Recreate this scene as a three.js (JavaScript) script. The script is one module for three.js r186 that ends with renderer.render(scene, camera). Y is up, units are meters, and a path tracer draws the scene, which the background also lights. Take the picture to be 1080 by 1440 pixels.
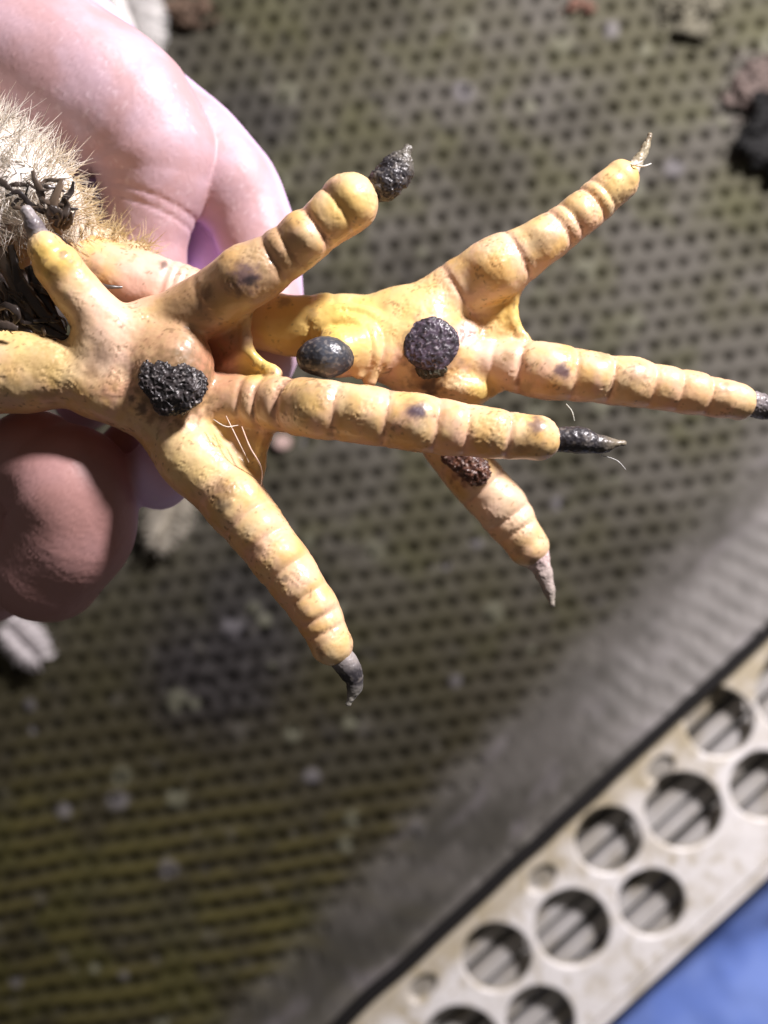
import * as THREE from 'three';
import { ImprovedNoise } from 'three/addons/math/ImprovedNoise.js';
import { mergeGeometries } from 'three/addons/utils/BufferGeometryUtils.js';

// ---------------------------------------------------------------- camera, light, exposure
const scene = new THREE.Scene();
const CAM = 320, REF = 165, HALF = Math.tan(THREE.MathUtils.degToRad(27.5));   // millimetres: lens height over the floor, height of the feet
const camera = new THREE.PerspectiveCamera(55, 3 / 4, 0.005, 20);
camera.up.set(0, 0, -1);
camera.position.set(0, CAM / 1000, 0);
camera.lookAt(0, 0, 0);
camera.focus = 0.153;
camera.userData.fStop = 9;
scene.add(camera);
scene.background = new THREE.Color(0.082, 0.074, 0.070);
const key = new THREE.SpotLight(new THREE.Color(1.0, 0.93, 0.95), 1.65, 0, 1.1, 0.6, 2);
key.position.set(0.25, 0.37, -0.34);
key.target.position.set(0, 0.12, -0.02);
key.castShadow = true; key.shadow.radius = 1.6; key.shadow.mapSize.set(2048, 2048);
key.name = 'lamp_light';
scene.add(key, key.target);
const renderer = new THREE.WebGLRenderer({ antialias: true });
renderer.toneMapping = THREE.LinearToneMapping;
renderer.toneMappingExposure = 1.08;
renderer.shadowMap.enabled = true;

// ---------------------------------------------------------------- helpers
const perlin = new ImprovedNoise();
const N3 = (x, y, z) => perlin.noise(x, y, z);
const fbm = (x, y, z) => 0.5 * N3(x, y, z) + 0.25 * N3(x * 2.1 + 7, y * 2.1, z * 2.1) + 0.13 * N3(x * 4.3, y * 4.3 + 3, z * 4.3);
let seed = 1234567;
const rnd = () => { seed = (Math.imul(seed, 1664525) + 1013904223) >>> 0; return seed / 4294967296; };
const clamp = (x, a = 0, b = 1) => Math.min(b, Math.max(a, x));
const sstep = (a, b, x) => { const t = clamp((x - a) / (b - a)); return t * t * (3 - 2 * t); };
const mixc = (a, b, t) => [a[0] + (b[0] - a[0]) * t, a[1] + (b[1] - a[1]) * t, a[2] + (b[2] - a[2]) * t];
const pxmm = (y) => (CAM - y) * 2 * HALF / 1440;                                // millimetres that one step of the drawing grid spans at height y
const at = (u, v, y) => { const s = pxmm(y); return [(u - 540) * s, y, (v - 720) * s]; };
const atH = (u, v, h) => at(u, v, REF + h);
function tag(o, label, category, group, kind) {
  if (label) o.userData.label = label;
  if (category) o.userData.category = category;
  if (group) o.userData.group = group;
  if (kind) o.userData.kind = kind;
  return o;
}
const used = new Map();
function numbered(n) { const k = used.get(n) ?? 0; used.set(n, k + 1); return k ? n + '_' + String(k).padStart(3, '0') : n; }
function put(name, geo, mat, parent = scene, top = false) {
  const m = new THREE.Mesh(geo, mat); m.name = (parent === scene) ? numbered(name) : name; m.castShadow = m.receiveShadow = true; parent.add(m); return m;
}
function group(name, [x, y, z]) { const g = new THREE.Group(); g.name = numbered(name); g.position.set(x / 1000, y / 1000, z / 1000); scene.add(g); g.userData.o = null; delete g.userData.o; return g; }

// ---------------------------------------------------------------- soft bodies: tubes, blobs and skins joined by a smooth minimum and meshed on a grid
class Tube {                                    // pts: [x, y, z, r] in mm; creases / pads: [x, y, z, amount, width]
  constructor(pts, creases = [], pads = [], k = 2.2) {
    this.k = k; this.pillow = 0.45;
    const c = new THREE.CatmullRomCurve3(pts.map((p) => new THREE.Vector3(p[0], p[1], p[2])), false, 'centripetal');
    const len = c.getLength(), n = Math.max(6, Math.ceil(len / (pts[0][3] > 7.5 ? 1.2 : 0.42)));
    this.n = n + 1; this.P = new Float32Array((n + 1) * 3); this.R = new Float32Array(n + 1); this.C = new Float32Array(n + 1); this.D = new Float32Array(n + 1);
    const S = new Float32Array(n + 1), v = new THREE.Vector3();
    for (let i = 0; i <= n; i++) {
      const t = i / n; c.getPoint(t, v); this.P.set([v.x, v.y, v.z], i * 3);
      const f = t * (pts.length - 1), j = Math.min(pts.length - 2, Math.floor(f)), g = f - j, e = g * g * (3 - 2 * g);
      this.R[i] = pts[j][3] * (1 - e) + pts[j + 1][3] * e;
      if (i) S[i] = S[i - 1] + Math.hypot(this.P[i * 3] - this.P[i * 3 - 3], this.P[i * 3 + 1] - this.P[i * 3 - 2], this.P[i * 3 + 2] - this.P[i * 3 - 1]);
    }
    creases = creases.map(([x, y, z, a, w]) => [x, y, z, a, w * 1.15]);
    const near = (q) => { let b = 0, bd = 1e9; for (let i = 0; i <= n; i++) { const d = Math.hypot(this.P[i * 3] - q[0], this.P[i * 3 + 2] - q[2]); if (d < bd) { bd = d; b = i; } } return S[b]; };
    for (const [x, y, z, a, w] of creases) { const s = near([x, y, z]); for (let i = 0; i <= n; i++) this.C[i] += a * Math.exp(-(((S[i] - s) / w) ** 2)); }
    const cs = creases.map(([x, y, z]) => near([x, y, z])).sort((p, q) => p - q);
    for (let i = 0; i <= n; i++) for (let j = 0; j + 1 < cs.length; j++) if (S[i] >= cs[j] && S[i] <= cs[j + 1]) { const u = (S[i] - cs[j]) / (cs[j + 1] - cs[j]); this.D[i] += this.pillow * Math.min(1, (cs[j + 1] - cs[j]) / 5) * Math.sin(Math.PI * Math.pow(u, 1.5)); }
    for (const [x, y, z, a, w] of pads) { const s = near([x, y, z]); for (let i = 0; i <= n; i++) this.D[i] += a * Math.exp(-(((S[i] - s) / w) ** 2)); }
    this.T = new Float32Array((n + 1) * 3);
    for (let i = 0; i <= n; i++) { const a = Math.max(0, i - 1) * 3, b = Math.min(n, i + 1) * 3, d = [0, 1, 2].map((c) => this.P[b + c] - this.P[a + c]), l = Math.hypot(...d) + 1e-9; this.T.set(d.map((q) => q / l), i * 3); }
    this.all = Array.from({ length: n }, (_, i) => i);
  }
  box() { let lo = [1e9, 1e9, 1e9], hi = [-1e9, -1e9, -1e9]; for (let i = 0; i < this.n; i++) for (let c = 0; c < 3; c++) { lo[c] = Math.min(lo[c], this.P[i * 3 + c] - this.R[i] - 2); hi[c] = Math.max(hi[c], this.P[i * 3 + c] + this.R[i] + 2); } return [lo, hi]; }
  seg(i, x, y, z) {
    const P = this.P, a = i * 3, ax = P[a], ay = P[a + 1], az = P[a + 2], bx = P[a + 3] - ax, by = P[a + 4] - ay, bz = P[a + 5] - az;
    let t = ((x - ax) * bx + (y - ay) * by + (z - az) * bz) / (bx * bx + by * by + bz * bz + 1e-9); t = t < 0 ? 0 : t > 1 ? 1 : t;
    const dx = x - ax - bx * t, dy = y - ay - by * t, dz = z - az - bz * t;
    this.t = t; this.dy = dy; this.d = Math.sqrt(dx * dx + dy * dy + dz * dz);
    return this.d - this.R[i] * (1 - t) - this.R[i + 1] * t;
  }
  eval(x, y, z, list = this.all) {
    let best = 1e9, bi = -1, bt = 0, bdy = 0, bd = 1;
    const P = this.P, T = this.T, last = this.n - 2;
    for (const i of list) {                       // between the planes across the joints, so that swellings run smoothly round bends
      const a = i * 3, ax = x - P[a], ay = y - P[a + 1], az = z - P[a + 2], da = ax * T[a] + ay * T[a + 1] + az * T[a + 2];
      if (da < 0 && i > 0) continue;
      const db = (x - P[a + 3]) * T[a + 3] + (y - P[a + 4]) * T[a + 4] + (z - P[a + 5]) * T[a + 5];
      if (db > 0 && i < last) continue;
      const t = da <= 0 ? 0 : db >= 0 ? 1 : da / (da - db), dx = ax - (P[a + 3] - P[a]) * t, dy = ay - (P[a + 4] - P[a + 1]) * t, dz = az - (P[a + 5] - P[a + 2]) * t, l = Math.sqrt(dx * dx + dy * dy + dz * dz), d = l - this.R[i] * (1 - t) - this.R[i + 1] * t;
      if (d < best) { best = d; bi = i; bt = t; bdy = dy; bd = l; }
    }
    if (bi < 0) for (const i of list) { const d = this.seg(i, x, y, z); if (d < best) { best = d; bi = i; bt = this.t; bdy = this.dy; bd = this.d; } }
    const up = Math.max(0, bdy / (bd + 1e-6)), cr = this.C[bi] * (1 - bt) + this.C[bi + 1] * bt, pd = this.D[bi] * (1 - bt) + this.D[bi + 1] * bt;
    this.crease = cr;
    return best + cr * (0.25 + 0.75 * up) * 0.62 - pd * up;
  }
  near(x, y, z, reach) { const ds = this.all.map((i) => this.seg(i, x, y, z)), m = Math.min(...ds); return this.all.filter((i) => ds[i] < m + reach); }
}
class Blob {                                    // an ellipsoid
  constructor(c, r, k = 2.2, yaw = 0) { this.c = c; this.r = r; this.k = k; this.s = Math.sin(yaw); this.q = Math.cos(yaw); }
  box() { const m = Math.max(...this.r) + 2; return [this.c.map((x) => x - m), this.c.map((x) => x + m)]; }
  eval(x, y, z) {
    const px = x - this.c[0], pz = z - this.c[2], dx = (px * this.q + pz * this.s) / this.r[0], dy = (y - this.c[1]) / this.r[1], dz = (-px * this.s + pz * this.q) / this.r[2], l = Math.hypot(dx, dy, dz);
    const g = Math.hypot(dx / this.r[0], dy / this.r[1], dz / this.r[2]); return l < 1e-4 ? -Math.min(...this.r) : l * (l - 1) / (g + 1e-9);
  }
}
class Skin {                                    // a triangle of skin with a thickness
  constructor(a, b, c, th, k = 1.6) { this.v = [a, b, c].map((p) => new THREE.Vector3(...p)); this.th = th; this.k = k; this.tri = new THREE.Triangle(...this.v); this.o = new THREE.Vector3(); this.q = new THREE.Vector3(); }
  box() { const lo = [0, 1, 2].map((i) => Math.min(...this.v.map((p) => p.getComponent(i))) - this.th - 2), hi = [0, 1, 2].map((i) => Math.max(...this.v.map((p) => p.getComponent(i))) + this.th + 2); return [lo, hi]; }
  eval(x, y, z) { this.q.set(x, y, z); this.tri.closestPointToPoint(this.q, this.o); return this.o.distanceTo(this.q) - this.th; }
}
function smooth(parts, x, y, z) {
  let d = 1e9;
  for (const p of parts) {
    const e = p.prim.eval(x, y, z, p.list), k = p.prim.k;
    if (d > 1e8) { d = e; continue; }
    const h = Math.max(k - Math.abs(d - e), 0) / k;
    d = Math.min(d, e) - h * h * k * 0.25;
  }
  return d;
}
// prims -> BufferGeometry in metres about origin o (mm). detail(x,y,z) is added to the distance; color(x,y,z,n,d) gives linear rgb.
function body(prims, cell, o, detail, color, limit) {
  let lo = [1e9, 1e9, 1e9], hi = [-1e9, -1e9, -1e9];
  for (const p of prims) { const [a, b] = p.box(); for (let i = 0; i < 3; i++) { lo[i] = Math.min(lo[i], a[i]); hi[i] = Math.max(hi[i], b[i]); } }
  if (limit) for (let i = 0; i < 3; i++) { lo[i] = Math.max(lo[i], limit[0][i]); hi[i] = Math.min(hi[i], limit[1][i]); }
  const B = 8, nb = lo.map((l, i) => Math.ceil((hi[i] - l) / cell / B) + 1), n = nb.map((x) => x * B);
  const F = new Float32Array(n[0] * n[1] * n[2]).fill(1), ix = (i, j, k) => (k * n[1] + j) * n[0] + i;
  const R = cell * B * 0.5 * 1.74, locals = new Map();
  for (let bk = 0; bk < nb[2]; bk++) for (let bj = 0; bj < nb[1]; bj++) for (let bi = 0; bi < nb[0]; bi++) {
    const c = [lo[0] + (bi + 0.5) * B * cell, lo[1] + (bj + 0.5) * B * cell, lo[2] + (bk + 0.5) * B * cell];
    const ds = prims.map((p) => p.eval(c[0], c[1], c[2])), m = Math.min(...ds);
    let val = 1;
    const live = m < R * 1.25 + 2.5 && m > -R * 1.4 - 3.5;
    if (!live) { if (m < 0) val = -1; }
    const parts = live ? prims.map((prim, q) => ({ prim, q })).filter(({ q }) => ds[q] < m + 2 * R + 3.2).map(({ prim }) => ({ prim, list: prim.near ? prim.near(c[0], c[1], c[2], 2 * R + 2.5) : null })) : null;
    if (live) locals.set((bk * nb[1] + bj) * nb[0] + bi, parts);
    if (!live && val > 0) continue;
    for (let k = 0; k < B; k++) for (let j = 0; j < B; j++) for (let i = 0; i < B; i++) {
      const X = bi * B + i, Y = bj * B + j, Z = bk * B + k;
      if (!live) { F[ix(X, Y, Z)] = val; continue; }
      const x = lo[0] + X * cell, y = lo[1] + Y * cell, z = lo[2] + Z * cell;
      let d = smooth(parts, x, y, z);
      if (Math.abs(d) < 1.6 && detail) d += detail(x, y, z);
      F[ix(X, Y, Z)] = d;
    }
  }
  // the grid's own border is outside
  const id = new Int32Array(F.length).fill(-1), pos = [], idx = [], where = [];
  for (let k = 0; k < n[2] - 1; k++) for (let j = 0; j < n[1] - 1; j++) for (let i = 0; i < n[0] - 1; i++) {
    let mask = 0; const base = ix(i, j, k), v = [F[base], F[base + 1], F[base + n[0]], F[base + n[0] + 1], F[base + n[0] * n[1]], F[base + n[0] * n[1] + 1], F[base + n[0] * n[1] + n[0]], F[base + n[0] * n[1] + n[0] + 1]];
    for (let q = 0; q < 8; q++) if (v[q] < 0) mask |= 1 << q;
    if (mask === 0 || mask === 255) continue;
    let sx = 0, sy = 0, sz = 0, c = 0;
    const edge = (a, b) => { if ((v[a] < 0) === (v[b] < 0)) return; const t = v[a] / (v[a] - v[b]); sx += (a & 1) + ((b & 1) - (a & 1)) * t; sy += (a >> 1 & 1) + ((b >> 1 & 1) - (a >> 1 & 1)) * t; sz += (a >> 2) + ((b >> 2) - (a >> 2)) * t; c++; };
    edge(0, 1); edge(2, 3); edge(4, 5); edge(6, 7); edge(0, 2); edge(1, 3); edge(4, 6); edge(5, 7); edge(0, 4); edge(1, 5); edge(2, 6); edge(3, 7);
    id[base] = pos.length / 3; pos.push(lo[0] + (i + sx / c) * cell, lo[1] + (j + sy / c) * cell, lo[2] + (k + sz / c) * cell);
    where.push(((k / B | 0) * nb[1] + (j / B | 0)) * nb[0] + (i / B | 0));
  }
  const quad = (a, b, c, d, flip) => { if (a < 0 || b < 0 || c < 0 || d < 0) return; if (flip) idx.push(a, c, b, b, c, d); else idx.push(a, b, c, b, d, c); };
  for (let k = 1; k < n[2] - 1; k++) for (let j = 1; j < n[1] - 1; j++) for (let i = 1; i < n[0] - 1; i++) {
    const b = ix(i, j, k), s = F[b] < 0, dx = 1, dy = n[0], dz = n[0] * n[1];
    if (s !== F[b + dx] < 0) quad(id[b - dy - dz], id[b - dz], id[b - dy], id[b], !s);
    if (s !== F[b + dy] < 0) quad(id[b - dx - dz], id[b - dx], id[b - dz], id[b], !s);
    if (s !== F[b + dz] < 0) quad(id[b - dx - dy], id[b - dy], id[b - dx], id[b], !s);
  }
  const V = pos.length / 3, out = new Float32Array(V * 3), nor = new Float32Array(V * 3), col = new Float32Array(V * 3), e = cell * 0.6;
  for (let q = 0; q < V; q++) {
    const parts = locals.get(where[q]) ?? prims.map((prim) => ({ prim, list: prim.near ? prim.all : null }));
    const f = (x, y, z) => smooth(parts, x, y, z) + (detail ? detail(x, y, z) : 0);
    let x = pos[q * 3], y = pos[q * 3 + 1], z = pos[q * 3 + 2];
    const d = f(x, y, z); let gx = f(x + e, y, z) - f(x - e, y, z), gy = f(x, y + e, z) - f(x, y - e, z), gz = f(x, y, z + e) - f(x, y, z - e);
    const l = Math.hypot(gx, gy, gz) + 1e-9; gx /= l; gy /= l; gz /= l;
    const step = clamp(d, -cell * 0.6, cell * 0.6); x -= gx * step; y -= gy * step; z -= gz * step;
    out.set([(x - o[0]) / 1000, (y - o[1]) / 1000, (z - o[2]) / 1000], q * 3); nor.set([gx, gy, gz], q * 3);
    if (color) { let cr = 0, bd = 1e9; for (const p of parts) { const dd = p.prim.eval(x, y, z, p.list); if (dd < bd) { bd = dd; cr = p.prim.crease ?? 0; } } col.set(color(x, y, z, [gx, gy, gz], cr), q * 3); }
  }
  const g = new THREE.BufferGeometry();
  g.setAttribute('position', new THREE.BufferAttribute(out, 3)); g.setAttribute('normal', new THREE.BufferAttribute(nor, 3));
  if (color) g.setAttribute('color', new THREE.BufferAttribute(col, 3));
  g.setIndex(new THREE.BufferAttribute(new Uint32Array(idx), 1));
  return g;
}
// a tapering strand of three or more sides along points (mm)
function strand(pts, r0, r1, o, sides = 3, flat = 1) {
  const n = pts.length, pos = [], idx = [], v = (i) => new THREE.Vector3(...pts[i]);
  for (let i = 0; i < n; i++) {
    const t = v(Math.min(n - 1, i + 1)).sub(v(Math.max(0, i - 1))).normalize(), a = new THREE.Vector3(0, 1, 0); if (Math.abs(t.y) > 0.9) a.set(1, 0, 0);
    const s = new THREE.Vector3().crossVectors(t, a).normalize(), w = new THREE.Vector3().crossVectors(s, t), r = r0 + (r1 - r0) * (i / (n - 1));
    for (let k = 0; k < sides; k++) { const th = k / sides * Math.PI * 2, p = v(i).addScaledVector(s, Math.cos(th) * r).addScaledVector(w, Math.sin(th) * r * flat); pos.push((p.x - o[0]) / 1000, (p.y - o[1]) / 1000, (p.z - o[2]) / 1000); }
  }
  for (let i = 0; i < n - 1; i++) for (let k = 0; k < sides; k++) { const a = i * sides + k, b = i * sides + (k + 1) % sides; idx.push(a, a + sides, b, b, a + sides, b + sides); }
  for (let k = 1; k < sides - 1; k++) { idx.push(0, k, k + 1); const b = (n - 1) * sides; idx.push(b, b + k + 1, b + k); }
  const g = new THREE.BufferGeometry(); g.setAttribute('position', new THREE.Float32BufferAttribute(pos, 3)); g.setIndex(idx); g.computeVertexNormals(); return g;
}
const tint = (g, c) => { const n = g.attributes.position.count, a = new Float32Array(n * 3); for (let i = 0; i < n; i++) a.set(c, i * 3); g.setAttribute('color', new THREE.BufferAttribute(a, 3)); return g; };
const P4 = ([u, v, h, r]) => { const s = pxmm(REF + h); return [...atH(u, v, h), r * s]; };     // a joint with its radius

// ---------------------------------------------------------------- materials
const M = {
  skin: new THREE.MeshPhysicalMaterial({ vertexColors: true, transmission: 0.14, thickness: 0, roughness: 0.5, specularIntensity: 0.8, clearcoat: 0.5, clearcoatRoughness: 0.24, sheen: 0.25, sheenRoughness: 0.5, sheenColor: new THREE.Color(1, 0.8, 0.6) }),
  hand: new THREE.MeshPhysicalMaterial({ vertexColors: true, roughness: 0.5, specularIntensity: 0.7, sheen: 0.35, sheenRoughness: 0.6, sheenColor: new THREE.Color(1, 0.72, 0.8) }),
  scab: new THREE.MeshPhysicalMaterial({ vertexColors: true, roughness: 0.5, specularIntensity: 0.8, clearcoat: 0.35, clearcoatRoughness: 0.3 }),
  claw: new THREE.MeshPhysicalMaterial({ vertexColors: true, roughness: 0.38, specularIntensity: 0.9 }),
  down: new THREE.MeshPhysicalMaterial({ vertexColors: true, roughness: 0.6, specularIntensity: 0.8 }),
  wet: new THREE.MeshPhysicalMaterial({ vertexColors: true, roughness: 0.3, specularIntensity: 0.9 }),
  floor: new THREE.MeshPhysicalMaterial({ vertexColors: true, roughness: 0.7, specularIntensity: 0.45 }),
  plastic: new THREE.MeshPhysicalMaterial({ vertexColors: true, roughness: 0.35 }),
};
for (const [k, m] of Object.entries(M)) m.name = k;

// ---------------------------------------------------------------- the setting: woven plastic floor that turns up at its edge
const E = [0.7367, -0.6763], NN = [0.6763, 0.7367];         // along the crate's edge, across it (floor plane x, z)
const across = (x, z) => x * NN[0] + z * NN[1], along = (x, z) => x * E[0] + z * E[1];
const EDGE = 101.3, RISE = 52, RIM = 30;
{
  const a = [6.75, -1.05], b = [-2.3, 7.0], det = a[0] * b[1] - a[1] * b[0], C = 0.7, X0 = -200, X1 = 180, Z0 = -245, Z1 = 225;
  const nx = Math.round((X1 - X0) / C), nz = Math.round((Z1 - Z0) / C), pos = new Float32Array((nx + 1) * (nz + 1) * 3), col = new Float32Array((nx + 1) * (nz + 1) * 3), idx = [];
  const spots = []; for (let i = 0; i < 210; i++) spots.push([X0 + rnd() * (X1 - X0), Z0 + rnd() * (Z1 - Z0), 1.2 + rnd() * 3.2, rnd()]);
  const cells = new Map(); spots.forEach((s) => { for (let i = -1; i <= 1; i++) for (let j = -1; j <= 1; j++) { const k = ((s[0] / 10 | 0) + i) + ',' + ((s[1] / 10 | 0) + j); cells.has(k) ? cells.get(k).push(s) : cells.set(k, [s]); } });
  for (let j = 0; j <= nz; j++) for (let i = 0; i <= nx; i++) {
    const x0 = X0 + i * C, z0 = Z0 + j * C;
    const wx = x0 + 1.2 * N3(x0 / 30, z0 / 30, 1) + 0.35 * N3(x0 / 5, z0 / 5, 3), wz = z0 + 1.2 * N3(x0 / 30, z0 / 30, 5) + 0.35 * N3(x0 / 5, z0 / 5, 8);
    let p = (wx * b[1] - wz * b[0]) / det, q = (a[0] * wz - a[1] * wx) / det; const ci = Math.round(p), cj = Math.round(q); p -= ci; q -= cj;
    const hx = p * a[0] + q * b[0], hz = p * a[1] + q * b[1], sz = 1 + 0.35 * N3(ci * 3.7, cj * 2.3, 4.1) , r = Math.hypot(hx, hz * 0.9) / sz;
    const t = across(x0, z0), RS = clamp(75 - 0.085 * along(x0, z0), 66, 87), rise = clamp((t - RS) / (EDGE - RS)), bandN = sstep(RS - 8, RS + 9, t + 4 * N3(x0 / 14, z0 / 14, 9));
    const clog = sstep(0.12, 0.34, fbm(x0 / 26, z0 / 26, 12)) * 0.85;
    const hole = (1 - sstep(0.42, 1.15, r)) * (1 - clog * sstep(-0.2, 0.3, N3(ci * 1.7, cj * 1.9, 2))) * (0.55 + 0.45 * sstep(-0.4, 0.3, N3(ci * 2.7, cj * 1.3, 8))) * (1 - bandN * 0.85);
    let y = (1 - bandN * 0.85) * 0.32 * Math.cos(q * Math.PI * 2) * -0.6 + (1 - bandN * 0.9) * 0.18 * Math.cos(p * Math.PI * 2) * -0.6 + 0.35 * fbm(x0 / 4, z0 / 4, 20) - hole * 6;
    let cl = mixc([0.185, 0.172, 0.142], [0.14, 0.132, 0.075], sstep(-0.25, 0.3, fbm(x0 / 34, z0 / 34, 40)));
    cl = mixc(cl, [0.15, 0.15, 0.06], sstep(0.0, 0.35, fbm(x0 / 22 + 9, z0 / 22, 50)) * 0.55);
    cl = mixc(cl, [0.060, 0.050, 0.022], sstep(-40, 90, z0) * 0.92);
    cl = mixc(cl, [0.15, 0.14, 0.03], sstep(100, 160, z0 - 0.35 * x0) * 0.5 * sstep(-0.3, 0.2, N3(x0 / 18, z0 / 18, 77)));
    const rows = sstep(70, 125, z0 - 0.12 * x0) * sstep(70, 10, x0); cl = mixc(cl, mixc([0.03, 0.025, 0.012], [0.21, 0.18, 0.055], sstep(0.1, 0.4, Math.abs(q))), rows * 0.6 * sstep(-0.4, 0.2, N3(x0 / 15, z0 / 15, 31))); y += rows * 0.5 * Math.abs(q);
    const broad = sstep(0.02, 0.3, fbm(x0 / 48 + 3, z0 / 48, 71)); cl = mixc(cl, [0.075, 0.068, 0.045], broad * 0.6);
    const stain = sstep(30, 8, Math.hypot((x0 + 42) * 0.9, z0 - 30) + 14 * fbm(x0 / 14, z0 / 14, 15)) + sstep(24, 6, Math.hypot(x0 + 44, z0 + 128) + 12 * fbm(x0 / 12, z0 / 12, 25)) * 0.8; cl = mixc(cl, [0.045, 0.042, 0.042], Math.min(1, stain) * 0.75);
    const clump = sstep(30, 8, Math.hypot((x0 + 55) * 0.8, z0 - 52) + 9 * fbm(x0 / 9, z0 / 9, 61)); cl = mixc(cl, [0.045, 0.04, 0.043], clump * 0.85); y += clump * 2.2 * (0.6 + fbm(x0 / 5, z0 / 5, 2));
    const pale = sstep(0.2, 0.5, fbm(x0 / 11 + 40, z0 / 11, 63)); cl = mixc(cl, [0.30, 0.28, 0.24], pale * 0.5);
    const dark = sstep(0.18, 0.42, fbm(x0 / 13, z0 / 13 + 70, 91)); cl = mixc(cl, [0.06, 0.055, 0.05], dark * 0.55);
    for (const s of cells.get((x0 / 10 | 0) + ',' + (z0 / 10 | 0)) ?? []) { const d = Math.hypot(x0 - s[0], z0 - s[1]) / s[2]; if (d < 1.2) { const w = 1 - sstep(0.5, 1.15, d + 0.25 * N3(x0 / 2, z0 / 2, 6)); cl = mixc(cl, s[3] < 0.6 ? [0.34, 0.34, 0.24] : [0.36, 0.34, 0.36], w * 0.6); y += 0.5 * w; } }
    cl = mixc(cl, [0.028, 0.026, 0.022], hole * 0.9);
    const grey = mixc([0.145, 0.136, 0.125], [0.075, 0.071, 0.062], sstep(-0.2, 0.3, fbm(along(x0, z0) / 30, t / 9, 33)));
    cl = cl.map((q) => q * 0.5);
    cl = mixc(cl, grey, bandN * 0.85);
    { const sm = sstep(0.1, 0.4, fbm(along(x0, z0) / 22 + 5, t / 7, 44)) * bandN; cl = mixc(cl, [0.24, 0.22, 0.23], sm * 0.45); }
    const rb = sstep(RS + 6, RS + 17, t + 5 * N3(x0 / 12, z0 / 12, 4)) * sstep(-16, 28, along(x0, z0) + 8 * N3(x0 / 9, z0 / 9, 14)), rib = 0.5 + 0.5 * Math.sin(along(x0, z0) * 0.9 - t * 0.25 + 1.5 * N3(t / 8, along(x0, z0) / 20, 3));
    y += rise * rise * (3 - 2 * rise) * RIM * 0.96 + (t > EDGE ? -18 * sstep(EDGE, EDGE + 1.5, t) : 0) + rb * rib * 0.3;
    cl = mixc(cl, [0.40, 0.385, 0.37], rb * (0.3 + 0.25 * rib));
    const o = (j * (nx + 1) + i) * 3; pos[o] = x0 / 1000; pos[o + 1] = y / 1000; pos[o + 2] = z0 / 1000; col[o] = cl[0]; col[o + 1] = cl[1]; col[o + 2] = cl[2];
  }
  for (let j = 0; j < nz; j++) for (let i = 0; i < nx; i++) {
    if (across(X0 + i * C, Z0 + j * C) > EDGE + 2) continue;
    const q = j * (nx + 1) + i; idx.push(q, q + nx + 1, q + 1, q + 1, q + nx + 1, q + nx + 2);
  }
  const g = new THREE.BufferGeometry(); g.setAttribute('position', new THREE.BufferAttribute(pos, 3)); g.setAttribute('color', new THREE.BufferAttribute(col, 3)); g.setIndex(new THREE.BufferAttribute(new Uint32Array(idx), 1)); g.computeVertexNormals();
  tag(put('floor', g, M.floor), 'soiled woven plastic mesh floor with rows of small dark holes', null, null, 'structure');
  const gr = new THREE.PlaneGeometry(1.6, 1.6); gr.rotateX(-Math.PI / 2); gr.translate(0, -0.03, 0);
  tag(put('ground', gr, new THREE.MeshStandardMaterial({ color: new THREE.Color(0.03, 0.028, 0.026), roughness: 0.9 })), 'dark ground below the mesh floor', null, null, 'structure');
}

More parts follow.
